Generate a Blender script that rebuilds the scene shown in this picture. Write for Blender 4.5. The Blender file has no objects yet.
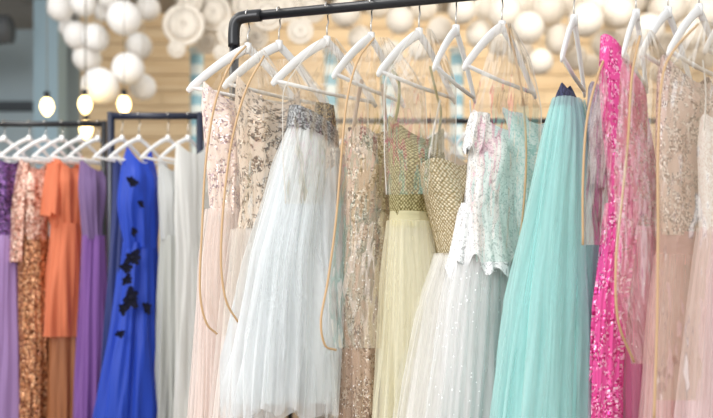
import bpy, math, random
from mathutils import Vector, noise
random.seed(7)
sc=bpy.context.scene
try:
    sc.view_settings.view_transform='Standard'
    sc.view_settings.look='None'
except Exception: pass
# ---- survey calibration of the place (metres): lens, horizon, eye height
F=800.0;CX=356.5;HY=295.0;CZ=1.03
def at(u,v,d): return Vector(((u-CX)/F*d, d, CZ+(HY-v)/F*d))
RZ=CZ+0.867
def raild(u): return 693.6/(277+(u-232)*0.096)

# ---------------- materials
def newmat(name):
    m=bpy.data.materials.new(name);m.use_nodes=True
    nt=m.node_tree;nt.nodes.clear()
    out=nt.nodes.new('ShaderNodeOutputMaterial')
    return m,nt,out
def nd(nt,t,**kw):
    n=nt.nodes.new(t)
    for k,v in kw.items(): n.inputs[k].default_value=v
    return n
def c4(c): return (c[0],c[1],c[2],1)
def hexc(h):
    r=[int(h[i:i+2],16)/255 for i in (0,2,4)]
    return tuple((x/12.92 if x<=0.04045 else ((x+0.055)/1.055)**2.4) for x in r)
def uvmap(nt,sx,sy):
    tc=nt.nodes.new('ShaderNodeTexCoord');mp=nt.nodes.new('ShaderNodeMapping')
    mp.inputs['Scale'].default_value=(sx,sy,1)
    nt.links.new(tc.outputs['UV'],mp.inputs['Vector']);return mp.outputs['Vector']
def plain(name,col,rough=0.5,metal=0.0,emit=0):
    m,nt,out=newmat(name)
    b=nd(nt,'ShaderNodeBsdfPrincipled');b.inputs['Base Color'].default_value=c4(col)
    b.inputs['Roughness'].default_value=rough;b.inputs['Metallic'].default_value=metal
    if emit:
        b.inputs['Emission Color'].default_value=c4(col);b.inputs['Emission Strength'].default_value=emit
    nz=nd(nt,'ShaderNodeTexNoise');nz.inputs['Scale'].default_value=40
    bp=nd(nt,'ShaderNodeBump');bp.inputs['Strength'].default_value=0.05
    nt.links.new(nz.outputs['Fac'],bp.inputs['Height']);nt.links.new(bp.outputs[0],b.inputs['Normal'])
    nt.links.new(b.outputs[0],out.inputs[0]);return m
def fabric(name,h,rough=0.75,bump=0.3,su=70,sv=2.5,transl=0.35,sheen=0.3):
    col=hexc(h);m,nt,out=newmat(name);L=nt.links
    b=nd(nt,'ShaderNodeBsdfPrincipled');b.inputs['Base Color'].default_value=c4(col)
    b.inputs['Roughness'].default_value=rough
    b.inputs['Sheen Weight'].default_value=sheen
    nz=nd(nt,'ShaderNodeTexNoise');nz.inputs['Scale'].default_value=1;nz.inputs['Detail'].default_value=4
    L.new(uvmap(nt,su,sv),nz.inputs['Vector'])
    bp=nd(nt,'ShaderNodeBump');bp.inputs['Strength'].default_value=bump;bp.inputs['Distance'].default_value=0.012
    L.new(nz.outputs['Fac'],bp.inputs['Height']);L.new(bp.outputs[0],b.inputs['Normal'])
    t=nd(nt,'ShaderNodeBsdfTranslucent');t.inputs['Color'].default_value=c4(col)
    L.new(bp.outputs[0],t.inputs['Normal'])
    mx=nd(nt,'ShaderNodeMixShader');mx.inputs[0].default_value=transl
    L.new(b.outputs[0],mx.inputs[1]);L.new(t.outputs[0],mx.inputs[2]);L.new(mx.outputs[0],out.inputs[0])
    return m
def tulle(name,h,alpha=0.45,glitter=0.0):
    col=hexc(h);m,nt,out=newmat(name);L=nt.links
    b=nd(nt,'ShaderNodeBsdfDiffuse');b.inputs['Color'].default_value=c4(col)
    t=nd(nt,'ShaderNodeBsdfTranslucent');t.inputs['Color'].default_value=c4(col)
    mx=nd(nt,'ShaderNodeMixShader');mx.inputs[0].default_value=0.45
    L.new(b.outputs[0],mx.inputs[1]);L.new(t.outputs[0],mx.inputs[2])
    tr=nd(nt,'ShaderNodeBsdfTransparent')
    nz=nd(nt,'ShaderNodeTexNoise');nz.inputs['Scale'].default_value=1;nz.inputs['Detail'].default_value=4;nz.inputs['Distortion'].default_value=0.6
    L.new(uvmap(nt,28,2.2),nz.inputs['Vector'])
    mr=nd(nt,'ShaderNodeMapRange');L.new(nz.outputs['Fac'],mr.inputs['Value'])
    mr.inputs['From Min'].default_value=0.3;mr.inputs['From Max'].default_value=0.7
    mr.inputs['To Min'].default_value=max(0,alpha-0.22);mr.inputs['To Max'].default_value=min(1,alpha+0.22)
    # net seen edge-on reads denser
    lw=nd(nt,'ShaderNodeLayerWeight');lw.inputs['Blend'].default_value=0.35
    ad=nt.nodes.new('ShaderNodeMath');ad.operation='MULTIPLY_ADD';ad.use_clamp=True
    L.new(lw.outputs['Facing'],ad.inputs[0]);ad.inputs[1].default_value=0.5;L.new(mr.outputs[0],ad.inputs[2])
    a=nd(nt,'ShaderNodeMixShader');L.new(ad.outputs[0],a.inputs[0])
    L.new(tr.outputs[0],a.inputs[1]);L.new(mx.outputs[0],a.inputs[2])
    last=a
    if glitter>0:
        vo=nd(nt,'ShaderNodeTexVoronoi');vo.inputs['Scale'].default_value=1
        L.new(uvmap(nt,130,130),vo.inputs['Vector'])
        lt=nt.nodes.new('ShaderNodeMath');lt.operation='LESS_THAN';lt.inputs[1].default_value=0.3
        L.new(vo.outputs['Distance'],lt.inputs[0])
        sp=nt.nodes.new('ShaderNodeSeparateColor');L.new(vo.outputs['Color'],sp.inputs[0])
        g2=nt.nodes.new('ShaderNodeMath');g2.operation='LESS_THAN';g2.inputs[1].default_value=glitter
        L.new(sp.outputs[0],g2.inputs[0])
        mu=nt.nodes.new('ShaderNodeMath');mu.operation='MULTIPLY';L.new(lt.outputs[0],mu.inputs[0]);L.new(g2.outputs[0],mu.inputs[1])
        gl=nd(nt,'ShaderNodeBsdfPrincipled');gl.inputs['Base Color'].default_value=(1,1,1,1);gl.inputs['Metallic'].default_value=0.3;gl.inputs['Roughness'].default_value=0.3
        m2=nd(nt,'ShaderNodeMixShader');L.new(mu.outputs[0],m2.inputs[0]);L.new(a.outputs[0],m2.inputs[1]);L.new(gl.outputs[0],m2.inputs[2]);last=m2
    L.new(last.outputs[0],out.inputs[0]);return m
def sequin(name,cols,scale=200,metal=0.6,tilt=0.8,rough=0.32,patch=None,stretch=1.0,ps=(40,30),pth=0.5):
    m,nt,out=newmat(name);L=nt.links
    uv=uvmap(nt,scale,scale*stretch)
    vo=nd(nt,'ShaderNodeTexVoronoi');vo.inputs['Scale'].default_value=1;vo.inputs['Randomness'].default_value=0.6
    L.new(uv,vo.inputs['Vector'])
    sp=nt.nodes.new('ShaderNodeSeparateColor');L.new(vo.outputs['Color'],sp.inputs[0])
    cr=nt.nodes.new('ShaderNodeValToRGB');cr.color_ramp.interpolation='CONSTANT'
    e=cr.color_ramp.elements
    while len(e)<len(cols): e.new(0.5)
    for i,h in enumerate(cols): e[i].position=i/len(cols);e[i].color=c4(hexc(h))
    L.new(sp.outputs[0],cr.inputs[0])
    b=nd(nt,'ShaderNodeBsdfPrincipled');b.inputs['Metallic'].default_value=metal;b.inputs['Roughness'].default_value=rough
    L.new(cr.outputs[0],b.inputs['Base Color'])
    ge=nt.nodes.new('ShaderNodeNewGeometry')
    s1=nt.nodes.new('ShaderNodeVectorMath');s1.operation='SUBTRACT';s1.inputs[1].default_value=(0.5,0.5,0.5);L.new(vo.outputs['Color'],s1.inputs[0])
    s2=nt.nodes.new('ShaderNodeVectorMath');s2.operation='SCALE';s2.inputs['Scale'].default_value=tilt;L.new(s1.outputs[0],s2.inputs[0])
    s3=nt.nodes.new('ShaderNodeVectorMath');s3.operation='ADD';L.new(ge.outputs['Normal'],s3.inputs[0]);L.new(s2.outputs[0],s3.inputs[1])
    s4=nt.nodes.new('ShaderNodeVectorMath');s4.operation='NORMALIZE';L.new(s3.outputs[0],s4.inputs[0])
    L.new(s4.outputs[0],b.inputs['Normal'])
    last=b
    if patch:
        g=nd(nt,'ShaderNodeBsdfPrincipled');g.inputs['Base Color'].default_value=c4(hexc(patch));g.inputs['Roughness'].default_value=0.8
        nz=nd(nt,'ShaderNodeTexNoise');nz.inputs['Scale'].default_value=1;nz.inputs['Detail'].default_value=5;nz.inputs['Distortion'].default_value=1.2
        L.new(uvmap(nt,ps[0],ps[1]),nz.inputs['Vector'])
        mr=nd(nt,'ShaderNodeMapRange');mr.inputs['From Min'].default_value=pth-0.03;mr.inputs['From Max'].default_value=pth+0.03
        L.new(nz.outputs['Fac'],mr.inputs['Value'])
        mx=nd(nt,'ShaderNodeMixShader');L.new(mr.outputs[0],mx.inputs[0]);L.new(g.outputs[0],mx.inputs[1]);L.new(b.outputs[0],mx.inputs[2]);last=mx
    L.new(last.outputs[0],out.inputs[0]);return m
def weave(name,a,b_,scale=110):
    """diamond-quilted beaded cloth"""
    m,nt,out=newmat(name);L=nt.links
    tc=nt.nodes.new('ShaderNodeTexCoord');mp=nt.nodes.new('ShaderNodeMapping');mp.inputs['Rotation'].default_value=(0,0,math.radians(45));mp.inputs['Scale'].default_value=(scale,scale,scale)
    L.new(tc.outputs['UV'],mp.inputs['Vector'])
    vo=nd(nt,'ShaderNodeTexVoronoi');vo.inputs['Scale'].default_value=1;vo.inputs['Randomness'].default_value=0.3;L.new(mp.outputs[0],vo.inputs['Vector'])
    cr=nt.nodes.new('ShaderNodeValToRGB');e=cr.color_ramp.elements;e[0].position=0.2;e[0].color=c4(hexc(b_));e[1].position=0.55;e[1].color=c4(hexc(a));L.new(vo.outputs['Distance'],cr.inputs[0])
    b=nd(nt,'ShaderNodeBsdfPrincipled');b.inputs['Roughness'].default_value=0.36;b.inputs['Metallic'].default_value=0.3;L.new(cr.outputs[0],b.inputs['Base Color'])
    bp=nd(nt,'ShaderNodeBump');bp.invert=True;bp.inputs['Strength'].default_value=0.9;bp.inputs['Distance'].default_value=0.005;L.new(vo.outputs['Distance'],bp.inputs['Height']);L.new(bp.outputs[0],b.inputs['Normal'])
    L.new(b.outputs[0],out.inputs[0]);return m
def lace(name,ground,thread,scale=50,th=0.5):
    m,nt,out=newmat(name);L=nt.links
    nz=nd(nt,'ShaderNodeTexNoise');nz.inputs['Scale'].default_value=1;nz.inputs['Detail'].default_value=3;nz.inputs['Distortion'].default_value=2.5
    L.new(uvmap(nt,scale,scale),nz.inputs['Vector'])
    cr=nt.nodes.new('ShaderNodeValToRGB');e=cr.color_ramp.elements
    e[0].position=th-0.05;e[0].color=c4(hexc(ground));e[1].position=th+0.02;e[1].color=c4(hexc(thread))
    L.new(nz.outputs['Fac'],cr.inputs[0])
    b=nd(nt,'ShaderNodeBsdfPrincipled');b.inputs['Roughness'].default_value=0.6
    L.new(cr.outputs[0],b.inputs['Base Color'])
    bp=nd(nt,'ShaderNodeBump');bp.inputs['Strength'].default_value=0.6;bp.inputs['Distance'].default_value=0.005
    L.new(nz.outputs['Fac'],bp.inputs['Height']);L.new(bp.outputs[0],b.inputs['Normal'])
    L.new(b.outputs[0],out.inputs[0]);return m
def filmmat():
    m,nt,out=newmat('clear_vinyl');L=nt.links
    tr=nd(nt,'ShaderNodeBsdfTransparent');tr.inputs['Color'].default_value=(0.965,0.95,0.925,1)
    gl=nd(nt,'ShaderNodeBsdfGlossy');gl.inputs['Roughness'].default_value=0.1;gl.inputs['Color'].default_value=(1,0.96,0.9,1)
    nz=nd(nt,'ShaderNodeTexNoise');nz.inputs['Scale'].default_value=1;nz.inputs['Detail'].default_value=2
    L.new(uvmap(nt,16,5),nz.inputs['Vector'])
    bp=nd(nt,'ShaderNodeBump');bp.inputs['Strength'].default_value=0.8;bp.inputs['Distance'].default_value=0.03
    L.new(nz.outputs['Fac'],bp.inputs['Height']);L.new(bp.outputs[0],gl.inputs['Normal'])
    fr=nd(nt,'ShaderNodeFresnel');fr.inputs['IOR'].default_value=1.4;L.new(bp.outputs[0],fr.inputs['Normal'])
    mu=nt.nodes.new('ShaderNodeMath');mu.operation='MULTIPLY_ADD';mu.inputs[1].default_value=1.2;mu.inputs[2].default_value=0.045;mu.use_clamp=True;L.new(fr.outputs[0],mu.inputs[0])
    mn=nt.nodes.new('ShaderNodeMath');mn.operation='MINIMUM';mn.inputs[1].default_value=0.38;L.new(mu.outputs[0],mn.inputs[0])
    mx=nd(nt,'ShaderNodeMixShader');L.new(mn.outputs[0],mx.inputs[0]);L.new(tr.outputs[0],mx.inputs[1]);L.new(gl.outputs[0],mx.inputs[2])
    L.new(mx.outputs[0],out.inputs[0]);return m

# ---------------- mesh helpers
def mkobj(name,verts,faces,mat,parent=None,uvs=None,smooth=True,mats=None,fm=None):
    me=bpy.data.meshes.new(name);me.from_pydata([tuple(v) for v in verts],[],faces);me.update()
    if smooth: me.polygons.foreach_set('use_smooth',[True]*len(me.polygons))
    if uvs:
        ul=me.uv_layers.new(name='UVMap');arr=[]
        for f in uvs:
            for p in f: arr+= [p[0],p[1]]
        ul.data.foreach_set('uv',arr)
    for m in (mats or [mat]): me.materials.append(m)
    if fm: me.polygons.foreach_set('material_index',fm)
    o=bpy.data.objects.new(name,me);bpy.context.collection.objects.link(o)
    if parent: o.parent=parent
    return o
def root(name):
    e=bpy.data.objects.new(name,None);e.empty_display_size=0.1;bpy.context.collection.objects.link(e);return e
class Geo:
    def __init__(s): s.v=[];s.f=[];s.m=[]
    def add(s,v,f,mi=0):
        o=len(s.v);s.v+=v;s.f+=[tuple(i+o for i in q) for q in f];s.m+=[mi]*len(f)
    def obj(s,name,mats,parent=None,smooth=True):
        return mkobj(name,s.v,s.f,None,parent,None,smooth,mats,s.m)
def sweep(pts,rad,seg=10,flat=1.0,up=Vector((0,0,1)),caps=True):
    pts=[Vector(p) for p in pts];n=len(pts)
    if not isinstance(rad,(list,tuple)): rad=[rad]*n
    V=[];Fc=[];pa=None
    for i,p in enumerate(pts):
        t=(pts[min(i+1,n-1)]-pts[max(i-1,0)]).normalized()
        if pa is None:
            a=up if abs(t.dot(up))<0.95 else Vector((1,0,0))
            pa=(a-t*a.dot(t)).normalized()
        else: pa=(pa-t*pa.dot(t)).normalized()
        b=t.cross(pa)
        for k in range(seg):
            an=2*math.pi*k/seg
            V.append(p+pa*math.cos(an)*rad[i]+b*math.sin(an)*rad[i]*flat)
    for i in range(n-1):
        for k in range(seg):
            k2=(k+1)%seg;Fc.append((i*seg+k,i*seg+k2,(i+1)*seg+k2,(i+1)*seg+k))
    if caps: Fc.append(tuple(range(seg))[::-1]);Fc.append(tuple((n-1)*seg+k for k in range(seg)))
    return V,Fc
def catmull(P,n=8):
    P=[Vector(p) for p in P];Q=[P[0]*2-P[1]]+P+[P[-1]*2-P[-2]];R=[]
    for i in range(1,len(Q)-2):
        for j in range(n):
            t=j/n;a,b,c,d=Q[i-1],Q[i],Q[i+1],Q[i+2]
            R.append(0.5*((2*b)+(c-a)*t+(2*a-5*b+4*c-d)*t*t+(3*b-a-3*c+d)*t**3))
    R.append(P[-1]);return R
def box(c,s,rotz=0):
    x,y,z=s[0]/2,s[1]/2,s[2]/2;c=Vector(c);V=[]
    for i in (-1,1):
        for j in (-1,1):
            for k in (-1,1):
                px,py=i*x,j*y
                V.append(c+Vector((px*math.cos(rotz)-py*math.sin(rotz),px*math.sin(rotz)+py*math.cos(rotz),k*z)))
    return V,[(0,1,3,2),(4,6,7,5),(0,4,5,1),(2,3,7,6),(0,2,6,4),(1,5,7,3)]
def ball(c,r,su=20,sv=12,pleat=0.0):
    c=Vector(c);V=[];Fc=[]
    for i in range(sv+1):
        th=math.pi*i/sv
        for k in range(su):
            a=2*math.pi*k/su;rr=r*(1+(pleat if k%2 else -pleat))
            V.append(c+Vector((rr*math.sin(th)*math.cos(a),rr*math.sin(th)*math.sin(a),r*math.cos(th))))
    for i in range(sv):
        for k in range(su):
            k2=(k+1)%su;Fc.append((i*su+k,(i+1)*su+k,(i+1)*su+k2,i*su+k2))
    return V,Fc

class Plane:
    """vertical plane in which a garment hangs"""
    def __init__(s,u0,d,yaw):
        s.X0=(u0-CX)/F*d;s.Y0=d;s.yaw=math.radians(yaw);s.c=math.cos(s.yaw);s.sn=math.sin(s.yaw)
    def s(p,u,n=0):
        t=(u-CX)/F;return (t*(p.Y0-n*p.c)-p.X0-n*p.sn)/(p.c-t*p.sn)
    def z(p,v,s,n=0): return CZ+(HY-v)/F*(p.Y0+s*p.sn-n*p.c)
    def w(p,s,n,z): return Vector((p.X0+s*p.c+n*p.sn, p.Y0+s*p.sn-n*p.c, z))
    def uv(p,u,v,n=0):
        s=p.s(u,n);return p.w(s,n,p.z(v,s,n))

def resample(rows):
    out=[]
    v0,v1=rows[0][0],rows[-1][0];n=max(8,int((v1-v0)/4.0))
    for i in range(n+1):
        v=v0+(v1-v0)*i/n
        for a,b in zip(rows,rows[1:]):
            if a[0]<=v<=b[0]+1e-6:
                t=(v-a[0])/(b[0]-a[0]);out.append([v]+[a[k]+(b[k]-a[k])*t for k in (1,2,3)]);break
    for _ in range(4):
        o2=[r[:] for r in out]
        for i in range(1,len(out)-1):
            for k in (1,2,3): o2[i][k]=(out[i-1][k]+2*out[i][k]+out[i+1][k])/4
        out=o2
    return out
def tube(name,parent,pl,rows,mat,amp=(0.002,0.012),freq=16,seed=0,off=0.0,neck=None,nc=170,hem=0.0,fpow=1.0,bust=None):
    R=resample(rows);rnd=random.Random(seed*13+5);nR=len(R)
    ph=[rnd.uniform(0,6.28) for _ in range(4)]
    V=[];Fc=[];UV=[];zs=[];per=0
    Rf=freq/6.28*1.3
    if bust is None: bust=0.02 if name=='bodice' else 0.0
    vb=rows[0][0]+min(38,(rows[-1][0]-rows[0][0])*0.4)
    for i,(v,l,r,th) in enumerate(R):
        t=i/(nR-1)
        sl,sr=pl.s(l),pl.s(r);s0=(sl+sr)/2;S=(sr-sl)/2
        tp=math.tan(min(1.25,pl.yaw+math.atan(((l+r)/2-CX)/F)))
        b0=min(th,0.72*S/max(tp,0.3))
        a=math.sqrt(max(S*S-(b0*tp)**2,(S*0.45)**2))+off;b=b0+off
        per=max(per,math.pi*(a+b)*1.02)
        z=pl.z(v,s0);A=amp[0]+(amp[1]-amp[0])*t**fpow
        zs.append(z);bz=bust*math.exp(-((v-vb)/20)**2)
        for k in range(nc):
            an=2*math.pi*k/nc
            ca,sa=math.cos(an),math.sin(an)
            n1=noise.noise(Vector((ca*Rf+seed*5.3,sa*Rf,z*1.3+seed)))
            n2=noise.noise(Vector((ca*Rf*2.3,sa*Rf*2.3+seed*3.7,z*2.2)))
            n3=noise.noise(Vector((ca*1.1,sa*1.1+seed*1.7,z*1.5)))
            D=A*(2.3*(0.3-abs(n1)*1.5)*0.7+1.3*n1+1.1*n2+1.2*n3)
            dz=0;dn=0
            if bz>1e-4 and sa>0: dn=bz*(math.exp(-((ca-.42)/.27)**2)+math.exp(-((ca+.42)/.27)**2))*min(1,sa*2)
            if neck:
                f=max(0,1-(i)/max(2,nR*neck[2]))
                if neck[0]=='v': dz=-neck[1]*f*abs(sa)**1.5
                elif neck[0]=='sweet': dz=neck[1]*f*(abs(math.sin(2*an))-0.3)
                elif neck[0]=='slope': dz=neck[1]*f*ca
            if hem: dz+=hem*t**8*math.sin(5*an+ph[0])*0.6+hem*t**8*0.5*math.sin(13*an)
            V.append(pl.w(s0+a*ca+D*ca,b*sa+D*sa+dn,z+dz))
    for i in range(nR-1):
        for k in range(nc):
            k2=(k+1)%nc;Fc.append((i*nc+k,i*nc+k2,(i+1)*nc+k2,(i+1)*nc+k))
            u0,u1=k/nc*per,(k+1)/nc*per;UV.append(((u0,zs[i]),(u1,zs[i]),(u1,zs[i+1]),(u0,zs[i+1])))
    return mkobj(name,V,Fc,mat,parent,UV)
def strap(name,parent,pl,pts,mat,w=0.006,n=0.01,flat=0.3):
    P=catmull([pl.uv(u,v,n) for u,v in pts],6)
    V,Fc=sweep(P,w,8,flat,up=Vector((pl.c,pl.sn,0)));return mkobj(name,V,Fc,mat,parent)
def film(pl,rows,n,pipes,seed=0,name='garment_bag'):
    r=root(name);R=resample([(a,b,c,0) for a,b,c in rows]);nc=26;V=[];Fc=[];UV=[];E0=[];E1=[]
    for i,(v,l,rr,_) in enumerate(R):
        for k in range(nc+1):
            u=l+(rr-l)*k/nc;s=pl.s(u,n)
            bulge=0.012*math.sin(math.pi*k/nc)
            w=0.012*noise.noise(Vector((s*6,v*0.006,seed)))+0.003*noise.noise(Vector((s*24,v*0.02,seed+4)))
            q=pl.w(s,n+bulge+w,pl.z(v,s,n));V.append(q)
            if k==0:E0.append(q)
            if k==nc:E1.append(q)
    for i in range(len(R)-1):
        for k in range(nc):
            a=i*(nc+1)+k;Fc.append((a,a+1,a+nc+2,a+nc+1))
            UV.append(((k/nc*.3,R[i][0]/330),((k+1)/nc*.3,R[i][0]/330),((k+1)/nc*.3,R[i+1][0]/330),(k/nc*.3,R[i+1][0]/330)))
    mkobj('vinyl_cover',V,Fc,M_film,r,UV)
    V,Fc=sweep(E1,0.0013,6);mkobj('welded_edge',V,Fc,M_edge,r)
    if not pipes:
        V,Fc=sweep(E0,0.0013,6);mkobj('welded_edge',V,Fc,M_edge,r)
    for q in pipes:
        P=catmull([pl.uv(u,v,n+0.004) for u,v in q],8);V,Fc=sweep(P,0.0032,8)
        mkobj('piping',V,Fc,M_pipe,r)
    return r

# ---------------- shared materials
M_film=filmmat();M_pipe=plain('tan_piping',hexc('c9a67c'),0.45);M_edge=plain('vinyl_edge',hexc('dcd6cc'),0.3)
M_hang=plain('white_hanger_paint',hexc('f1f0ee'),0.35)
M_steel=plain('hook_steel',(0.6,0.58,0.55),0.25,1.0)
M_black=plain('black_pipe',hexc('17181c'),0.35)
M_navy=plain('dark_frame',hexc('1b2236'),0.4)

def hanger(X,Y,railz,yaw,neck=0.1,hw=0.205,drop=0.165,rail_r=0.015,th=0.0145):
    r=Geo();c,s=math.cos(math.radians(yaw)),math.sin(math.radians(yaw))
    def W(a,n,z): return Vector((X+a*c+n*s,Y+a*s-n*c,z))
    za=railz-neck
    for sg in (-1,1):
        P=[];Rr=[]
        for i in range(13):
            t=i/12;a=sg*hw*t;z=za-drop*(t**1.12)+0.006*math.sin(math.pi*t)
            P.append(W(a,0,z));Rr.append(th-0.003*t if t<1 else th*0.5)
        V,Fc=sweep(P,Rr,12,0.5,up=Vector((0,0,1)));r.add(V,Fc,0)
    V,Fc=sweep([W(-hw*0.93,0,za-drop*0.92),W(0,0,za-drop*0.92-0.004),W(hw*0.93,0,za-drop*0.92)],0.006,8);r.add(V,Fc,0)
    V,Fc=sweep([W(0,0,za-0.014),W(0,0,za+0.016)],0.011,10);r.add(V,Fc,0)
    rr=rail_r+0.004;P=[W(0,0,za+0.01),W(0,0,railz-0.052),W(0.006,0,railz-0.04)]
    for i in range(14):
        an=math.radians(-70+ i*(250/13));P.append(W(0,0,railz)+ Vector((math.cos(an)*rr*HK[0],math.cos(an)*rr*HK[1],math.sin(an)*rr)))
    V,Fc=sweep(P,0.0022,6);r.add(V,Fc,1)
    return r.obj('clothes_hanger',[M_hang,M_steel])
RD=Vector((1.347,-0.35,0)).normalized()
HK=(0.25,0.97)

# ============================================================ FRONT RACK
def rp(u): d=raild(u);return Vector(((u-CX)/F*d,d,RZ))
rk=Geo()
e0=rp(234);e1=rp(234)+RD*2.1
dirn=RD
cor=[e0+Vector((0,0,-0.09)),e0+Vector((0,0,-0.045)),e0+Vector((0.004,0,-0.018)),e0+dirn*0.018+Vector((0,0,-0.004)),e0+dirn*0.045,e0+dirn*0.09]
V,Fc=sweep([e0+dirn*0.04,e1],0.0145,16);rk.add(V,Fc)
V,Fc=sweep([Vector((e0.x,e0.y,0.05)),e0+Vector((0,0,-0.04))],0.0145,16);rk.add(V,Fc)
V,Fc=sweep(catmull(cor,5),0.0185,16);rk.add(V,Fc)
V,Fc=sweep([Vector((e1.x,e1.y,0.05)),e1+Vector((0,0,0.01))],0.0145,16);rk.add(V,Fc)
for e in (e0,e1):
    nrm=Vector((-RD.y,RD.x,0))
    V,Fc=sweep([Vector((e.x,e.y,0.035))-nrm*0.3,Vector((e.x,e.y,0.035))+nrm*0.3],0.0155,12);rk.add(V,Fc)
    for q in (-0.28,0.28):
        p=Vector((e.x,e.y,0))+nrm*q;V,Fc=sweep([p+Vector((0,0,0.0)),p+Vector((0,0,0.036))],0.02,12);rk.add(V,Fc)
V,Fc=sweep([Vector((e0.x,e0.y,0.12)),Vector((e1.x,e1.y,0.12))],0.0125,12);rk.add(V,Fc)
rk.obj('clothes_rack',[M_black])
for u,yw in [(248,38),(279,44),(327,42),(371,58),(419,52),(456,66),(502,50),(574,66),(636,62),(668,50),(699,46),(735,45)]:
    p=rp(u);hanger(p.x,p.y,RZ,yw)

YAW=45
def PL(u,yaw=YAW): return Plane(u,raild(u),yaw)

# A blush beaded gown
p=PL(247);g=root('blush_beaded_gown')
mA=sequin('blush_beads',['c7aeb0','ecd6cc','fbf1eb','a58c92','e3c9bc'],200,0.3,patch='eedacf',pth=0.5,ps=(34,26))
tube('bodice',g,p,[(88,203,262,.03),(110,201,262,.045),(160,206,250,.05),(215,211,244,.045)],mA,(0.001,0.004),10,1,neck=('v',0.05,0.3))
tube('skirt_lining',g,p,[(212,209,244,.04),(260,202,244,.05),(330,198,246,.055),(560,190,256,.07)],fabric('blush_lining','f6e7df'),(0.003,0.014),14,2)
tube('skirt_tulle',g,p,[(210,208,245,.045),(260,200,246,.055),(330,196,248,.065),(550,186,258,.08)],tulle('blush_tulle','fcf2ed',0.4),(0.004,0.018),20,3,off=0.006)
# B ivory gown with beaded bodice
p=PL(280);g=root('beige_lace_gown')
mB=sequin('nude_lace_beads',['c0ab96','8f7a68','efe4d6','6f6258'],200,0.35,patch='e6d5c4',ps=(34,26))
tube('bodice',g,p,[(82,236,300,.03),(105,234,300,.04),(150,237,285,.05),(205,241,280,.05),(236,236,272,.045)],mB,(0.001,0.004),10,4,neck=('v',0.07,0.35))
tube('skirt_lining',g,p,[(232,234,272,.04),(300,225,270,.06),(418,218,272,.07),(560,214,280,.09)],fabric('ivory_lining','f8eee6'),(0.003,0.014),14,5)
tube('skirt_tulle',g,p,[(230,233,273,.045),(300,223,272,.07),(418,215,275,.08),(550,210,283,.1)],tulle('ivory_tulle','fdf8f4',0.4),(0.004,0.018),20,6,off=0.006)
# C white tulle dress with grey jewelled waist
p=PL(325);g=root('white_tulle_dress')
mC=sequin('grey_crystals',['55595f','85898e','a9adb1','3d4147'],230,0.2,tilt=0.5)
mg=sequin('antique_gold_beads',['5e5140','8a7757','b3a078','3c342c'],220,0.4)
tube('bodice_top',g,p,[(104,316,334,.012),(120,314,336,.015),(140,312,337,.02)],mg,(0.001,0.003),10,7)
tube('waist_band',g,p,[(121,290,337,.045),(131,288,337,.05),(142,287,338,.052)],mC,(0.001,0.002),10,8,neck=('slope',-0.034,9),off=0.004)
fw=fabric('white_lining','f3f9fa',transl=0.4);tw=tulle('white_tulle','fcfeff',0.33)
hemr=0.012
tube('skirt_lining',g,p,[(141,290,337,.045),(170,278,337,.07),(260,254,336,.09),(350,241,336,.11),(398,235,336,.12)],fw,(0.004,0.022),15,9,hem=hemr,neck=('slope',-0.034,0.5))
tube('skirt_tulle_mid',g,p,[(141,289,337,.05),(170,276,337,.075),(260,251,338,.1),(350,236,339,.12),(412,229,339,.13)],tw,(0.005,0.03),19,10,hem=0.02,neck=('slope',-0.034,0.5))
tube('skirt_tulle_outer',g,p,[(141,288,338,.052),(170,275,338,.08),(260,248,339,.105),(350,232,340,.13),(408,225,341,.14)],tw,(0.006,0.038),26,11,off=0.003,hem=0.03,neck=('slope',-0.034,0.5))
# D champagne lace gown
p=PL(372);g=root('champagne_lace_gown')
mD=sequin('champagne_sequins',['b89d84','e0cbb6','98806b','f3e9da','86705e'],210,0.3,tilt=0.6,patch='cbb29c',pth=0.5,ps=(26,18))
tube('bodice',g,p,[(134,348,389,.03),(150,345,391,.045),(200,346,389,.05),(245,345,387,.045),(262,344,387,.045)],mD,(0.001,0.003),10,12,neck=('sweet',0.02,0.25))
tube('skirt',g,p,[(258,343,387,.045),(320,340,388,.05),(418,338,392,.06),(570,328,404,.09)],mD,(0.003,0.012),12,13)
tube('skirt_tulle',g,p,[(210,345,389,.05),(320,338,391,.06),(418,335,395,.075),(560,326,405,.1)],tulle('champagne_tulle','dccabb',0.16,0.12),(0.003,0.014),17,14,off=0.002)
mds=fabric('champagne_strap','d0b79f')
strap('strap_1',g,p,[(352,144),(356,110),(362,80)],mds,0.008)
strap('strap_2',g,p,[(386,144),(385,112),(382,84)],mds,0.008)
# E olive beaded gown with butter skirt
p=PL(418);g=root('olive_beaded_gown')
mE=weave('olive_beads','7d7342','cfc597',120)
tube('bodice',g,p,[(122,388,444,.035),(145,388,444,.055),(180,388,441,.055),(218,390,435,.045)],mE,(0.001,0.003),10,15,neck=('v',0.055,0.4))
fy=fabric('butter_lining','f6f0d6');ty=tulle('butter_tulle','fcf9e6',0.42)
tube('waist_sash',g,p,[(213,389,436,.048),(228,388,436,.05)],fabric('butter_sash','efe7bd',bump=0.5,su=10,sv=60),(0.002,0.003),8,16)
tube('skirt_lining',g,p,[(222,389,436,.045),(270,385,440,.06),(340,382,442,.065),(570,374,450,.08)],fy,(0.003,0.018),14,17)
tube('skirt_tulle',g,p,[(222,388,437,.05),(270,382,442,.065),(340,378,444,.07),(560,368,453,.09)],ty,(0.004,0.024),19,18,off=0.004)
so=plain('olive_strap',hexc('99935a'),0.5)
strap('strap_1',g,p,[(391,132),(398,108),(399,82),(392,70)],so,0.006)
strap('strap_2',g,p,[(439,132),(441,112),(436,92),(430,66)],so,0.006)
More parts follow.
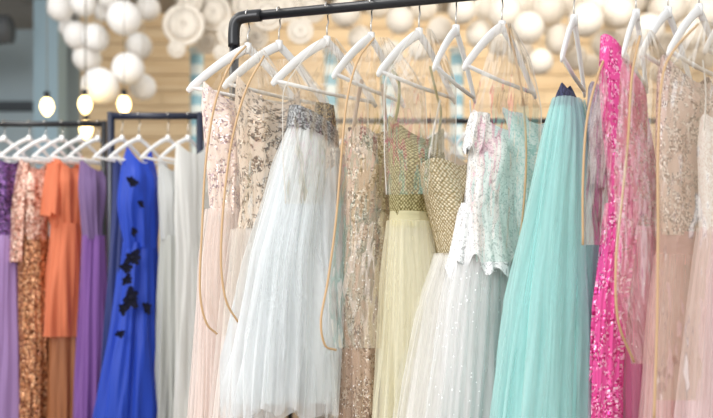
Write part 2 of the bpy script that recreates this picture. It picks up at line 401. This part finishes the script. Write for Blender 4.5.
# F ivory gown with gold bodice
p=PL(450);g=root('gold_bodice_gown')
mF=weave('pale_gold_weave','a8946c','eee2c6',120)
tube('bodice',g,p,[(166,420,474,.04),(182,419,474,.055),(215,427,471,.055),(262,438,468,.045)],mF,(0.001,0.003),10,19,neck=('sweet',0.015,0.2))
fi=fabric('ivory_satin','f9f6f0');ti=tulle('ivory_net','fefdf9',0.42)
tube('skirt_lining',g,p,[(256,433,470,.045),(300,420,472,.06),(418,400,476,.075),(570,382,482,.09)],fi,(0.003,0.018),14,20)
tube('skirt_tulle',g,p,[(254,432,471,.05),(300,416,474,.065),(418,394,478,.085),(560,377,485,.1)],ti,(0.004,0.024),19,21,off=0.004)
strap('strap_1',g,p,[(426,174),(432,140),(440,100)],fi,0.004)
strap('strap_2',g,p,[(470,174),(472,140),(470,100)],fi,0.004)
# G white lace wedding dress with peplum
p=PL(480);g=root('white_lace_wedding_dress')
mG=lace('white_lace','c2c3c3','fefdfd',60,0.45)
tube('bodice',g,p,[(116,472,522,.03),(128,471,526,.045),(170,467,520,.055),(215,461,515,.05),(232,457,516,.05)],mG,(0.001,0.005),10,22,neck=('v',0.045,0.3))
tube('cap_sleeve_1',g,p,[(114,470,490,.03),(130,465,488,.04),(152,463,484,.045)],mG,(0.001,0.006),8,82,hem=0.012)
tube('cap_sleeve_2',g,p,[(114,506,526,.02),(130,508,532,.03),(152,511,534,.035)],mG,(0.001,0.006),8,83,hem=0.012)
tube('peplum',g,p,[(206,460,514,.05),(235,456,518,.06),(258,450,523,.08),(268,447,525,.085)],mG,(0.003,0.018),12,23,off=0.004,hem=0.035)
fg=fabric('wedding_lining','faf9f7');tg=tulle('glitter_tulle','ffffff',0.42,0.08)
tube('skirt_lining',g,p,[(240,456,516,.055),(300,446,518,.065),(418,432,518,.08),(570,420,524,.1)],fg,(0.003,0.02),14,24)
tube('skirt_tulle',g,p,[(240,455,517,.06),(300,441,520,.075),(418,426,521,.09),(560,412,527,.11)],tg,(0.004,0.026),19,25,off=0.004)
# H aqua lace dress
p=PL(507);g=root('aqua_lace_dress')
mH=lace('aqua_lace','a9cfcc','f0f8f6',60,0.47)
tube('bodice',g,p,[(114,502,550,.025),(126,508,550,.035),(160,513,549,.04),(232,515,548,.04)],mH,(0.001,0.005),10,26,neck=('v',0.03,0.3))
tube('skirt',g,p,[(228,513,549,.045),(300,508,552,.05),(570,500,556,.06)],fabric('aqua_soft','d9f0eb'),(0.003,0.014),14,27)
# I aqua tulle gown
p=PL(572);g=root('aqua_tulle_gown')
tube('bodice',g,p,[(84,560,572,.015),(94,556,576,.02),(108,552,580,.03)],lace('navy_lace','1d2238','454a6e',90,0.5),(0.001,0.002),8,28,neck=('v',0.02,0.6),bust=0)
fa=fabric('aqua_lining','b8edea',transl=0.4,bump=0.15);ta=tulle('aqua_tulle','d6f6f4',0.4)
tube('skirt_lining',g,p,[(103,554,581,.03),(130,546,587,.045),(200,532,588,.065),(300,514,590,.09),(418,498,591,.11),(570,480,594,.13)],fa,(0.002,0.02),11,29)
tube('skirt_tulle_mid',g,p,[(101,553,582,.033),(130,545,588,.047),(200,531,589,.067),(300,511,592,.095),(418,494,592,.115),(565,474,596,.13)],ta,(0.003,0.028),14,84,off=0.003)
tube('skirt_tulle',g,p,[(100,553,582,.035),(130,544,589,.05),(200,529,590,.07),(300,507,593,.1),(418,489,594,.12),(560,470,598,.14)],ta,(0.003,0.036),18,30,off=0.005)
# J grey-mauve gown
p=PL(603);g=root('grey_mauve_gown')
tube('bodice',g,p,[(85,588,616,.03),(120,586,618,.045),(190,588,616,.05)],lace('mauve_lace','8c8590','b3abb4',80,0.5),(0.001,0.003),8,31,neck=('v',0.03,0.3))
tube('skirt',g,p,[(186,588,616,.05),(300,586,618,.055),(560,584,622,.06)],fabric('mauve_grey','8f8a96'),(0.003,0.012),12,32)
# K magenta sequin gown
p=PL(636);g=root('magenta_sequin_gown')
mK=sequin('magenta_sequins',['dc3a8c','f698c6','b82470','ffcbe2','e54c98'],190,0.45,tilt=0.8,rough=0.3,patch='e04f98')
tube('bodice',g,p,[(50,600,626,.025),(80,598,636,.035),(120,600,650,.04),(180,606,658,.045),(240,608,660,.045)],mK,(0.001,0.003),8,33,neck=('slope',-0.03,0.5))
tube('side_train',g,p,[(205,606,640,.03),(240,602,636,.035),(300,594,626,.035),(418,589,620,.035),(560,585,614,.04)],mK,(0.004,0.014),14,34,off=0.002)
fk=fabric('hot_pink_lining','f08abb');tk=tulle('hot_pink_tulle','fab9d6',0.42,0.05)
tube('skirt_lining',g,p,[(228,608,660,.05),(300,606,664,.06),(418,604,668,.07),(570,600,672,.08)],fk,(0.003,0.01),14,35)
tube('skirt_tulle',g,p,[(232,607,661,.055),(300,605,666,.065),(418,602,670,.075),(560,598,674,.085)],tk,(0.004,0.012),19,36,off=0.0)
# L dusty pink beaded gown
p=PL(684);g=root('dusty_pink_beaded_gown')
mL=sequin('rose_silver_beads',['b8a39c','ecddd5','947c76','faf2ec','d0b3aa'],200,0.4,tilt=0.7,patch='dcc2b6',pth=0.46,ps=(30,22))
tube('bodice',g,p,[(66,660,710,.03),(90,656,718,.04),(150,655,716,.045),(205,656,714,.045),(238,658,714,.045)],mL,(0.001,0.003),8,37,neck=('v',0.05,0.3))
tube('waist_sash',g,p,[(234,658,714,.047),(266,654,712,.05)],fabric('rose_sash','e3b6b2',bump=0.5,su=10,sv=60),(0.002,0.006),8,38,off=0.003)
fl=fabric('dusty_pink_lining','f0cfca');tl=tulle('dusty_pink_tulle','f7e0dc',0.42)
tube('skirt_lining',g,p,[(260,656,712,.045),(320,649,714,.055),(418,642,716,.065),(570,634,720,.08)],fl,(0.003,0.016),14,39)
tube('skirt_tulle',g,p,[(256,655,713,.05),(320,646,715,.06),(418,638,718,.07),(560,629,722,.09)],tl,(0.004,0.02),19,40,off=0.004)
# M pale pink lace gown
p=PL(728);g=root('pale_pink_gown')
tube('bodice',g,p,[(124,699,756,.04),(150,696,760,.05),(236,698,754,.05)],lace('ivory_lace','e6d6d0','fdfaf8',60,0.48),(0.001,0.003),8,41,neck=('v',0.04,0.3))
tube('skirt_lining',g,p,[(232,698,755,.05),(320,688,760,.065),(418,680,766,.075),(570,672,774,.09)],fabric('pale_pink_lining','f7e0df'),(0.003,0.016),14,42)
tube('skirt_tulle',g,p,[(230,697,756,.055),(320,684,762,.07),(418,674,769,.08),(560,665,778,.1)],tulle('pale_pink_tulle','fceeed',0.42),(0.004,0.02),19,43,off=0.004)
strap('strap_1',g,p,[(704,130),(706,95),(703,60)],M_hang,0.004)

# clear garment bags with tan piping
film(PL(262),[(48,240,262),(90,208,290),(200,203,290),(300,202,280),(336,216,262)],0.07,[[(246,46),(232,62),(216,100),(206,160),(202,230),(200,290),(206,322),(217,334)],],1)
film(PL(292),[(60,262,300),(100,240,330),(200,224,320),(322,236,300)],0.06,[[(264,56),(246,90),(232,140),(224,200),(221,260),(226,300),(238,322)]],2)
film(PL(385),[(38,366,388),(90,347,425),(200,338,430),(300,328,425),(348,334,410)],0.06,[[(374,38),(358,60),(347,100),(341,160),(336,220),(328,280),(321,320),(325,345),(336,350)]],3)
film(PL(508),[(24,498,512),(60,486,530),(110,472,540),(200,470,536),(262,476,528)],0.065,[[(506,24),(516,60),(524,110),(526,170),(521,230),(515,270)]],4)
film(PL(648),[(30,636,650),(60,624,668),(160,614,672),(300,614,672),(364,634,668)],0.07,[[(640,36),(632,76),(628,140),(622,200),(616,260),(618,320),(634,362)]],5)
film(PL(612),[(44,606,616),(70,598,628),(120,588,630),(200,583,630),(245,583,630)],0.05,[[(610,46),(598,75),(587,120),(583,180),(583,245)]],7)
film(PL(700),[(22,694,712),(60,670,740),(150,657,760),(300,657,760),(400,655,760)],0.07,[[(698,24),(674,50),(662,80),(658,150),(658,230),(657,330),(654,420)]],6)
for i,(u,w0,tall) in enumerate([(327,44,150),(423,38,150)]):
    vr=HY-(277+(u-232)*0.096)
    film(PL(u),[(vr+30,u-7,u+8),(vr+48,u-w0*.5,u+w0*.5),(vr+80,u-w0,u+w0*.9),(vr+tall,u-w0,u+w0*.9),(vr+tall+45,u-w0*.95,u+w0*.85)],0.072,[],20+i)

# ============================================================ REAR RACKS
DB=4.0
zr=CZ+(HY-124)/F*DB
rr=Geo()
L0=at(-60,124,DB);L1=at(104,124,DB)
V,Fc=sweep([L0,L1],0.014,12);rr.add(V,Fc)
for e in (L0,L1):
    V,Fc=sweep([Vector((e.x,e.y,0.0)),Vector((e.x,e.y,e.z+0.014))],0.014,12);rr.add(V,Fc)
    V,Fc=sweep([Vector((e.x,e.y-0.25,0.02)),Vector((e.x,e.y+0.25,0.02))],0.018,12);rr.add(V,Fc)
rr.obj('clothes_rack',[M_black])
rr=Geo();A=at(111,116,3.86);B=at(200,116,3.86)
V,Fc=sweep([A,B],0.017,12);rr.add(V,Fc)
for e in (A,B):
    V,Fc=sweep([Vector((e.x,e.y,0.0)),Vector((e.x,e.y,e.z+0.017))],0.018,12);rr.add(V,Fc)
    V,Fc=sweep([Vector((e.x,e.y-0.15,0.02)),Vector((e.x,e.y+0.1,0.02))],0.02,12);rr.add(V,Fc)
rr.obj('clothes_rack',[M_navy])
rr=Geo();A2=at(290,121,4.1);B2=at(660,121,4.1)
V,Fc=sweep([A2,B2],0.014,12);rr.add(V,Fc)
for e in (A2,B2):
    V,Fc=sweep([Vector((e.x,e.y,0.0)),Vector((e.x,e.y,e.z+0.014))],0.014,12);rr.add(V,Fc)
rr.obj('clothes_rack',[M_black])
HK=(0.0,1.0)
for i,u in enumerate([-18,4,29,45,62,80,98]):
    q=at(u,124,DB);hanger(q.x,q.y,zr,56+random.uniform(-6,6),neck=0.075,hw=0.17,drop=0.12,th=0.011)
for i,u in enumerate([122,139,168,188]):
    q=at(u,116,3.86);hanger(q.x,q.y,q.z,56+random.uniform(-6,6),neck=0.11,hw=0.17,drop=0.12,th=0.011)
for i,u in enumerate([318,350,395,434,446,465,484,532,566,600,640]):
    q=at(u,121,4.1);hanger(q.x,q.y,q.z,56+random.uniform(-8,8),neck=0.075,hw=0.17,drop=0.12,th=0.011)
def PB(u,d=DB,yaw=45): return Plane(u,d,yaw)
p=PB(2);g=root('lavender_gown')
tube('bodice',g,p,[(152,-14,26,.05),(190,-12,24,.07),(240,-6,20,.06)],sequin('plum_sequins',['3a1d4b','5f3576','835695','27122f'],120,0.3),(0.001,0.004),8,50,neck=('v',0.06,0.3),nc=100)
tube('skirt',g,p,[(236,-8,21,.06),(300,-18,26,.08),(570,-40,32,.11)],fabric('lavender_cloth','b795cc'),(0.005,0.03),11,51,nc=100)
p=PB(32);g=root('copper_sequin_gown')
mcu=sequin('rose_copper',['c08472','e2b5a0','96604f','f3d3c2'],110,0.35)
tube('bodice',g,p,[(160,19,48,.05),(185,16,49,.07),(220,18,49,.07),(240,18,48,.06)],mcu,(0.001,0.004),8,52,neck=('v',0.05,0.3),nc=100)
tube('sleeve',g,p,[(164,18,30,.05),(200,12,26,.06),(262,9,22,.05)],mcu,(0.002,0.006),6,90,nc=60)
tube('skirt',g,p,[(236,17,49,.06),(330,20,49,.07),(570,14,53,.1)],sequin('copper_sequins',['8a5236','b97a50','dca67c','6a3c22'],110,0.45),(0.004,0.022),10,53,nc=100)
p=PB(62);g=root('orange_gown')
fo=fabric('orange_crepe','e9875f',sheen=0.1)
tube('bodice',g,p,[(154,52,84,.06),(178,47,86,.08),(215,48,85,.08),(228,51,84,.07)],fo,(0.002,0.012),8,54,neck=('v',0.08,0.4),nc=100)
tube('sleeve',g,p,[(164,47,62,.05),(190,42,60,.07),(216,40,58,.09)],fo,(0.001,0.01),6,55,nc=60,hem=0.015)
tube('skirt',g,p,[(224,51,84,.07),(280,47,85,.08),(336,44,86,.085)],fo,(0.006,0.026),9,56,nc=100)
tube('underskirt',g,p,[(326,49,84,.07),(420,47,85,.08),(570,44,89,.09)],fabric('bronze_satin','b4754e',rough=0.35,sheen=0),(0.008,0.022),9,57,nc=100)
p=PB(93);g=root('purple_gown')
tube('bodice',g,p,[(160,80,110,.05),(190,78,110,.06),(240,83,108,.06)],fabric('dusky_lilac','8a6fa2'),(0.003,0.012),9,58,neck=('v',0.06,0.3),nc=100)
tube('skirt',g,p,[(236,82,108,.06),(330,78,110,.07),(570,70,112,.09)],fabric('violet_chiffon','8f5fb0'),(0.005,0.026),10,59,nc=100)
p=Plane(122,3.86,45);g=root('navy_gown')
tube('gown',g,p,[(158,113,130,.04),(200,112,130,.05),(300,106,128,.05),(570,90,125,.06)],fabric('navy_chiffon','2a3a7c'),(0.004,0.016),10,68,neck=('v',0.05,0.2),nc=90)
p=Plane(139,3.86,45);g=root('royal_blue_gown')
fb=fabric('royal_blue_satin','2450cf',rough=0.5,sheen=0.1)
tube('bodice',g,p,[(148,126,152,.05),(172,120,157,.065),(205,117,158,.065),(248,123,156,.06)],fb,(0.002,0.012),9,60,neck=('v',0.08,0.3),nc=100)
tube('skirt',g,p,[(243,122,157,.06),(290,115,160,.075),(350,107,161,.1),(418,97,163,.12),(570,82,168,.14)],fb,(0.006,0.04),12,61,nc=120)
mfl=fabric('black_petals','0b1030',sheen=0.1)
fl_=Geo()
for (u,v,r_) in [(132,258,.045),(125,268,.032),(130,298,.05),(123,308,.034),(126,280,.03),(146,308,.03),(119,334,.024),(131,182,.03),(133,232,.022),(140,204,.02)]:
    c=p.uv(u,v,0.096)
    X=Vector((p.c,p.sn,0));Nn=Vector((p.sn,-p.c,0))
    for k in range(7):
        a=k*math.pi*2/7+u;rad=r_*(0.85+0.25*math.sin(k*2.1))
        d_=X*math.cos(a)+Vector((0,0,1))*math.sin(a);w_=X*(-math.sin(a))+Vector((0,0,1))*math.cos(a)
        V=[c,c+d_*rad*.5+w_*rad*.38+Nn*.006,c+d_*rad+w_*rad*.22+Nn*.014,c+d_*rad*1.05+Nn*.009,c+d_*rad-w_*rad*.22+Nn*.014,c+d_*rad*.5-w_*rad*.38+Nn*.006]
        fl_.add(V,[(0,1,2,3),(0,3,4,5)])
    V,Fc=ball(c+Nn*0.004,r_*0.28,8,6);fl_.add(V,Fc)
fl_.obj('fabric_flowers',[mfl],g)
p=Plane(168,3.86,45);g=root('silver_gown')
tube('bodice',g,p,[(162,158,182,.04),(200,158,182,.05),(240,160,180,.05)],fabric('silver_white_satin','dcdedb'),(0.002,0.01),8,62,neck=('v',0.05,0.3),nc=90)
tube('skirt',g,p,[(236,160,180,.05),(330,156,184,.06),(570,148,190,.08)],fabric('silver_grey_chiffon','d4d6d0'),(0.005,0.024),10,63,nc=100)
p=Plane(192,3.78,45);g=root('ivory_gown')
tube('gown',g,p,[(142,175,208,.03),(172,174,210,.04),(250,178,208,.04),(570,174,215,.05)],fabric('soft_white_cloth','ecece8'),(0.004,0.02),10,64,neck=('v',0.06,0.2),nc=110)
p=Plane(218,4.0,45);g=root('pale_blue_gown')
tube('gown',g,p,[(142,204,236,.04),(170,203,240,.05),(250,206,236,.05),(570,204,240,.06)],fabric('powder_blue_cloth','c4cdd4'),(0.004,0.02),10,65,neck=('v',0.06,0.2),nc=100)
cols=[('dove_grey_gown','c2bab0',316),('taupe_gown','b5aa9e',352),('ivory_gown','ded8ce',395),('white_gown','ecebe6',432),('champagne_gown','d4c4ae',462),('pearl_gown','d5d6d2',494),('silver_gown','babfc0',530),('grey_gown','9b9a9e',564),('slate_gown','94919c',602),('mauve_gown','a89ca4',640)]
for i,(nm,h,u) in enumerate(cols):
    p=Plane(u,4.1,45);g=root(nm)
    tube('gown',g,p,[(152,u-14,u+15,.035),(185,u-15,u+15,.04),(250,u-12,u+12,.04),(570,u-17,u+15,.05)],fabric(nm+'_cloth',h),(0.003,0.014),10,70+i,neck=('v',0.06,0.2),nc=90)

# ============================================================ ROOM
def mat_wood(name,a,b):
    m,nt,out=newmat(name);L=nt.links
    tc=nt.nodes.new('ShaderNodeTexCoord');mp=nt.nodes.new('ShaderNodeMapping');mp.inputs['Scale'].default_value=(1.2,8,14)
    L.new(tc.outputs['Object'],mp.inputs['Vector'])
    nz=nd(nt,'ShaderNodeTexNoise');nz.inputs['Scale'].default_value=1.3;nz.inputs['Detail'].default_value=6;L.new(mp.outputs[0],nz.inputs['Vector'])
    cr=nt.nodes.new('ShaderNodeValToRGB');cr.color_ramp.elements[0].position=0.3;cr.color_ramp.elements[1].position=0.7
    cr.color_ramp.elements[0].color=c4(hexc(a));cr.color_ramp.elements[1].color=c4(hexc(b))
    L.new(nz.outputs['Fac'],cr.inputs[0]);bs=nd(nt,'ShaderNodeBsdfPrincipled');bs.inputs['Roughness'].default_value=0.6
    L.new(cr.outputs[0],bs.inputs['Base Color']);L.new(bs.outputs[0],out.inputs[0]);return m
mw=mat_wood('pine_planks','d2b48a','e6cfaa')
wb=Geo()
x0,x1=-3.1,6.5
V,Fc=box(((x0+x1)/2,9.045,2.1),(x1-x0,0.06,4.2));wb.add(V,Fc)
z=0.0
while z<4.19:
    h=0.175;x=x0-random.uniform(0,1.2)
    while x<x1:
        ln=random.uniform(1.6,2.6);a=max(x,x0);b=min(x+ln,x1)
        if b-a>0.05:
            V,Fc=box(((a+b)/2,9.0+random.uniform(-0.004,0.004),z+h/2),(b-a-0.006,0.05,h-0.012));wb.add(V,Fc,0)
        x+=ln
    z+=h
wb.obj('wall_back',[mw],smooth=False)
V,Fc=box((-5.5,9.6,2.1),(5,0.1,4.2));mkobj('wall_left_back',V,Fc,plain('teal_wall',hexc('b6c8d1'),0.8),smooth=False)
V,Fc=box((-6.5,6,2.1),(0.1,7.4,4.2));mkobj('wall_left',V,Fc,plain('grey_teal_wall',hexc('a3b0b8'),0.8),smooth=False)
V,Fc=box((0,4.5,-0.05),(13,11,0.1));mkobj('floor',V,Fc,mat_wood('oak_floor','8c7a66','a7937a'),smooth=False)
V,Fc=box((0,7.2,4.25),(13.2,5,0.1));mkobj('ceiling',V,Fc,plain('dark_ceiling',hexc('9f9b96'),0.9),smooth=False)
V,Fc=box((6.55,6,2.1),(0.1,7.4,4.2));mkobj('wall_right',V,Fc,plain('cream_wall',hexc('e8dcc8'),0.8),smooth=False)
V,Fc=box((-3.33,8.7,2.1),(0.26,0.26,4.2));mkobj('column',V,Fc,plain('blue_column',hexc('a3bfce'),0.7),smooth=False)
b=Geo();V,Fc=sweep([Vector((-6.4,8.2,3.75)),Vector((-3.55,8.2,3.75))],0.14,20);b.add(V,Fc)
for x in (-5.8,-4.6,-3.7):
    V,Fc=sweep([Vector((x,8.2,3.7)),Vector((x,8.2,4.2))],0.02,8);b.add(V,Fc)
    V,Fc=sweep([Vector((x-0.02,8.2,3.75)),Vector((x+0.02,8.2,3.75))],0.155,20);b.add(V,Fc)
b.obj('air_duct',[plain('duct_grey',hexc('5a6066'),0.5)])
V,Fc=box((-5.0,9.5,3.27),(3,0.1,0.1));mkobj('trim_1',V,Fc,plain('dark_trim',hexc('4a5158'),0.6),smooth=False)
def mat_stripe():
    m,nt,out=newmat('striped_paper');L=nt.links
    tc=nt.nodes.new('ShaderNodeTexCoord');sx=nt.nodes.new('ShaderNodeSeparateXYZ');L.new(tc.outputs['Object'],sx.inputs[0])
    mu=nt.nodes.new('ShaderNodeMath');mu.operation='MULTIPLY';mu.inputs[1].default_value=5.5;L.new(sx.outputs[2],mu.inputs[0])
    fr=nt.nodes.new('ShaderNodeMath');fr.operation='FRACT';L.new(mu.outputs[0],fr.inputs[0])
    cr=nt.nodes.new('ShaderNodeValToRGB');cr.color_ramp.interpolation='CONSTANT';cr.color_ramp.elements[0].color=c4(hexc('8fb9c6'));cr.color_ramp.elements[1].position=0.5;cr.color_ramp.elements[1].color=c4(hexc('dfe7e4'))
    L.new(fr.outputs[0],cr.inputs[0]);bs=nd(nt,'ShaderNodeBsdfPrincipled');L.new(cr.outputs[0],bs.inputs['Base Color']);L.new(bs.outputs[0],out.inputs[0]);return m
ms=mat_stripe()
for u in (197,331,388,457):
    q=at(u,52,7.2);g=Geo()
    V,Fc=sweep([Vector((q.x,q.y,0)),Vector((q.x,q.y,q.z))],0.06,20);g.add(V,Fc)
    V,Fc=sweep([Vector((q.x,q.y,0)),Vector((q.x,q.y,0.04))],0.14,20);g.add(V,Fc)
    V,Fc=sweep([Vector((q.x,q.y,q.z)),Vector((q.x,q.y,q.z+0.03))],0.075,20);g.add(V,Fc)
    g.obj('striped_display_column',[ms])
mp1=plain('white_paper',hexc('f8f7f5'),0.8);mp2=plain('cream_paper',hexc('efe7da'),0.8);mst=plain('string',hexc('d8d2c4'),0.8)
def lanterns(name,lst,mat):
    g=Geo()
    for u,v,r,d in lst:
        c=at(u,v,d);V,Fc=ball(c,r/F*d,32,14,0.012);g.add(V,Fc,0)
        V,Fc=sweep([c+Vector((0,0,r/F*d*0.95)),Vector((c.x,c.y,4.2))],0.004,5);g.add(V,Fc,1)
    return g.obj(name,[mat,mst])
lanterns('paper_lantern_cluster',[(60,8,13,6.5),(83,3,13,6.3),(124,18,17,6.2),(78,36,14,6.6),(95,38,14,6.4),(87,58,14,6.7),(128,69,16,6.3),(143,87,13,6.6),(100,86,18,6.2),(139,46,13,6.9),(108,0,10,6.8),(148,8,12,7.2),(68,28,9,6.9),(103,12,9,7.0)],mp1)
random.seed(21)
lst=[(505,12,17,6.6),(528,28,16,6.4),(548,8,18,6.9),(560,40,15,6.6),(586,20,17,6.3),(606,44,14,6.8),(618,12,17,6.5),(648,30,16,6.3),(668,8,18,6.7),(690,34,16,6.4),(706,12,17,6.6),(520,52,13,6.9),(540,62,13,6.5),(575,58,12,6.9),(480,34,14,6.8),(462,10,14,6.6),(440,30,13,7.0),(400,20,14,6.9),(420,48,12,7.1),(392,52,11,7.1),(345,12,15,6.7),(360,38,12,7),(640,58,12,6.9),(595,2,13,6.5),(680,58,12,7),(628,34,13,7.2),(664,46,13,7.2),(632,2,13,7.3),(570,4,13,7.3),(525,4,12,7.4),(485,8,12,7.3),(500,44,12,7.4),(590,66,11,7.3),(704,56,13,7.3),(424,8,13,7.3),(622,78,11,7.2),(660,72,11,7.4),(378,6,12,7.3),(688,6,12,7.4),(550,26,10,7.4)]
lanterns('paper_lantern_cluster',lst,mp2)
g=Geo()
for u,v,r in [(183,24,21),(212,12,19),(247,4,15),(268,14,16),(232,32,15),(206,40,13),(255,36,13),(285,6,15),(190,0,12),(222,52,9),(176,48,9),(300,30,13),(312,8,14)]:
    d=6.8+random.uniform(-0.25,0.25);c=at(u,v,d);R0=r/F*d
    for ring,(ra,rb) in enumerate([(0.0,0.72),(0.76,1.0)]):
        N=28;V=[];Fc=[]
        for k in range(N):
            a=2*math.pi*k/N
            for q,yy in ((ra,0.0),(rb,0.0),(rb,0.02),(ra,0.02)):
                pp=q if q>0 else 0.02
                V.append(c+Vector((math.cos(a)*pp*R0,yy+ring*0.01+0.006*(k%2),math.sin(a)*pp*R0)))
        for k in range(N):
            k2=(k+1)%N
            for j in range(4): Fc.append((k*4+j,k2*4+j,k2*4+(j+1)%4,k*4+(j+1)%4))
        g.add(V,Fc,0)
    V,Fc=sweep([c+Vector((0,0.01,R0*0.4)),Vector((c.x,c.y+0.01,4.2))],0.004,5);g.add(V,Fc,1)
g.obj('paper_disc_garland',[mp2,mst])
mb=plain('bulb_glow',(1,0.72,0.3),0.3,0,7)
for u,v in [(47,108),(85,106),(124,106),(86,131)]:
    d=6.0;c=at(u,v,d);g=Geo();P=[];Rr=[]
    for i in range(13):
        t=i/12;P.append(c+Vector((0,0,-0.06+0.13*t)));Rr.append(0.003+0.045*math.sin(math.pi*min(1,(t*0.86+0.02)))**0.7)
    V,Fc=sweep(P,Rr,16);g.add(V,Fc,0)
    V,Fc=sweep([c+Vector((0,0,0.06)),c+Vector((0,0,0.12))],0.022,12);g.add(V,Fc,1)
    V,Fc=sweep([c+Vector((0,0,0.12)),Vector((c.x,c.y,4.2))],0.003,6);g.add(V,Fc,2)
    g.obj('pendant_bulb',[mb,M_black,plain('lamp_cord',hexc('7a7468'))])

# ============================================================ LIGHT & CAMERA
w=bpy.data.worlds.new('World');sc.world=w;w.use_nodes=True
bg=w.node_tree.nodes['Background'];bg.inputs[0].default_value=(0.98,0.99,1.0,1);bg.inputs[1].default_value=1.12
def area(name,loc,tgt,size,power,col=(1,1,1),sy=None):
    l=bpy.data.lights.new(name,'AREA');l.energy=power;l.color=col;l.size=size
    if sy: l.shape='RECTANGLE';l.size_y=sy
    o=bpy.data.objects.new(name,l);bpy.context.collection.objects.link(o);o.location=loc
    o.rotation_euler=(Vector(tgt)-Vector(loc)).to_track_quat('-Z','Y').to_euler()
area('front_key_light',(-2.6,-0.6,2.6),(0.2,2.5,1.2),1.8,98,(0.99,0.99,1.0),1.8)  # added off-camera key light aimed at the front rack, not a modelled window
area('overhead_fill',(1.2,7.5,4.1),(1.2,9.0,1.6),5.0,70,(1,0.94,0.84),0.6)  # added fill out of frame, brightens the plank wall behind the lanterns
area('overhead_fill',(1.6,4.6,3.9),(1.6,8.0,2.8),3.0,60,(1,0.95,0.88),1.0)  # added unseen fill to lift the lanterns, no fixture there
area('overhead_fill',(-2.5,3.0,3.8),(-1.8,5.2,1.2),1.5,75,(1,0.97,0.93),1.5)  # extra fill aimed down at the rear-left rack, no real panel
cd=bpy.data.cameras.new('camera');cd.sensor_width=36;cd.lens=36*F/713
cd.shift_y=(HY-209)/713;cd.clip_end=100
cd.dof.use_dof=True;cd.dof.focus_distance=2.35;cd.dof.aperture_fstop=1.7
co=bpy.data.objects.new('camera',cd);bpy.context.collection.objects.link(co)
co.location=(0,0,CZ);co.rotation_euler=(math.radians(90),0,0);sc.camera=co
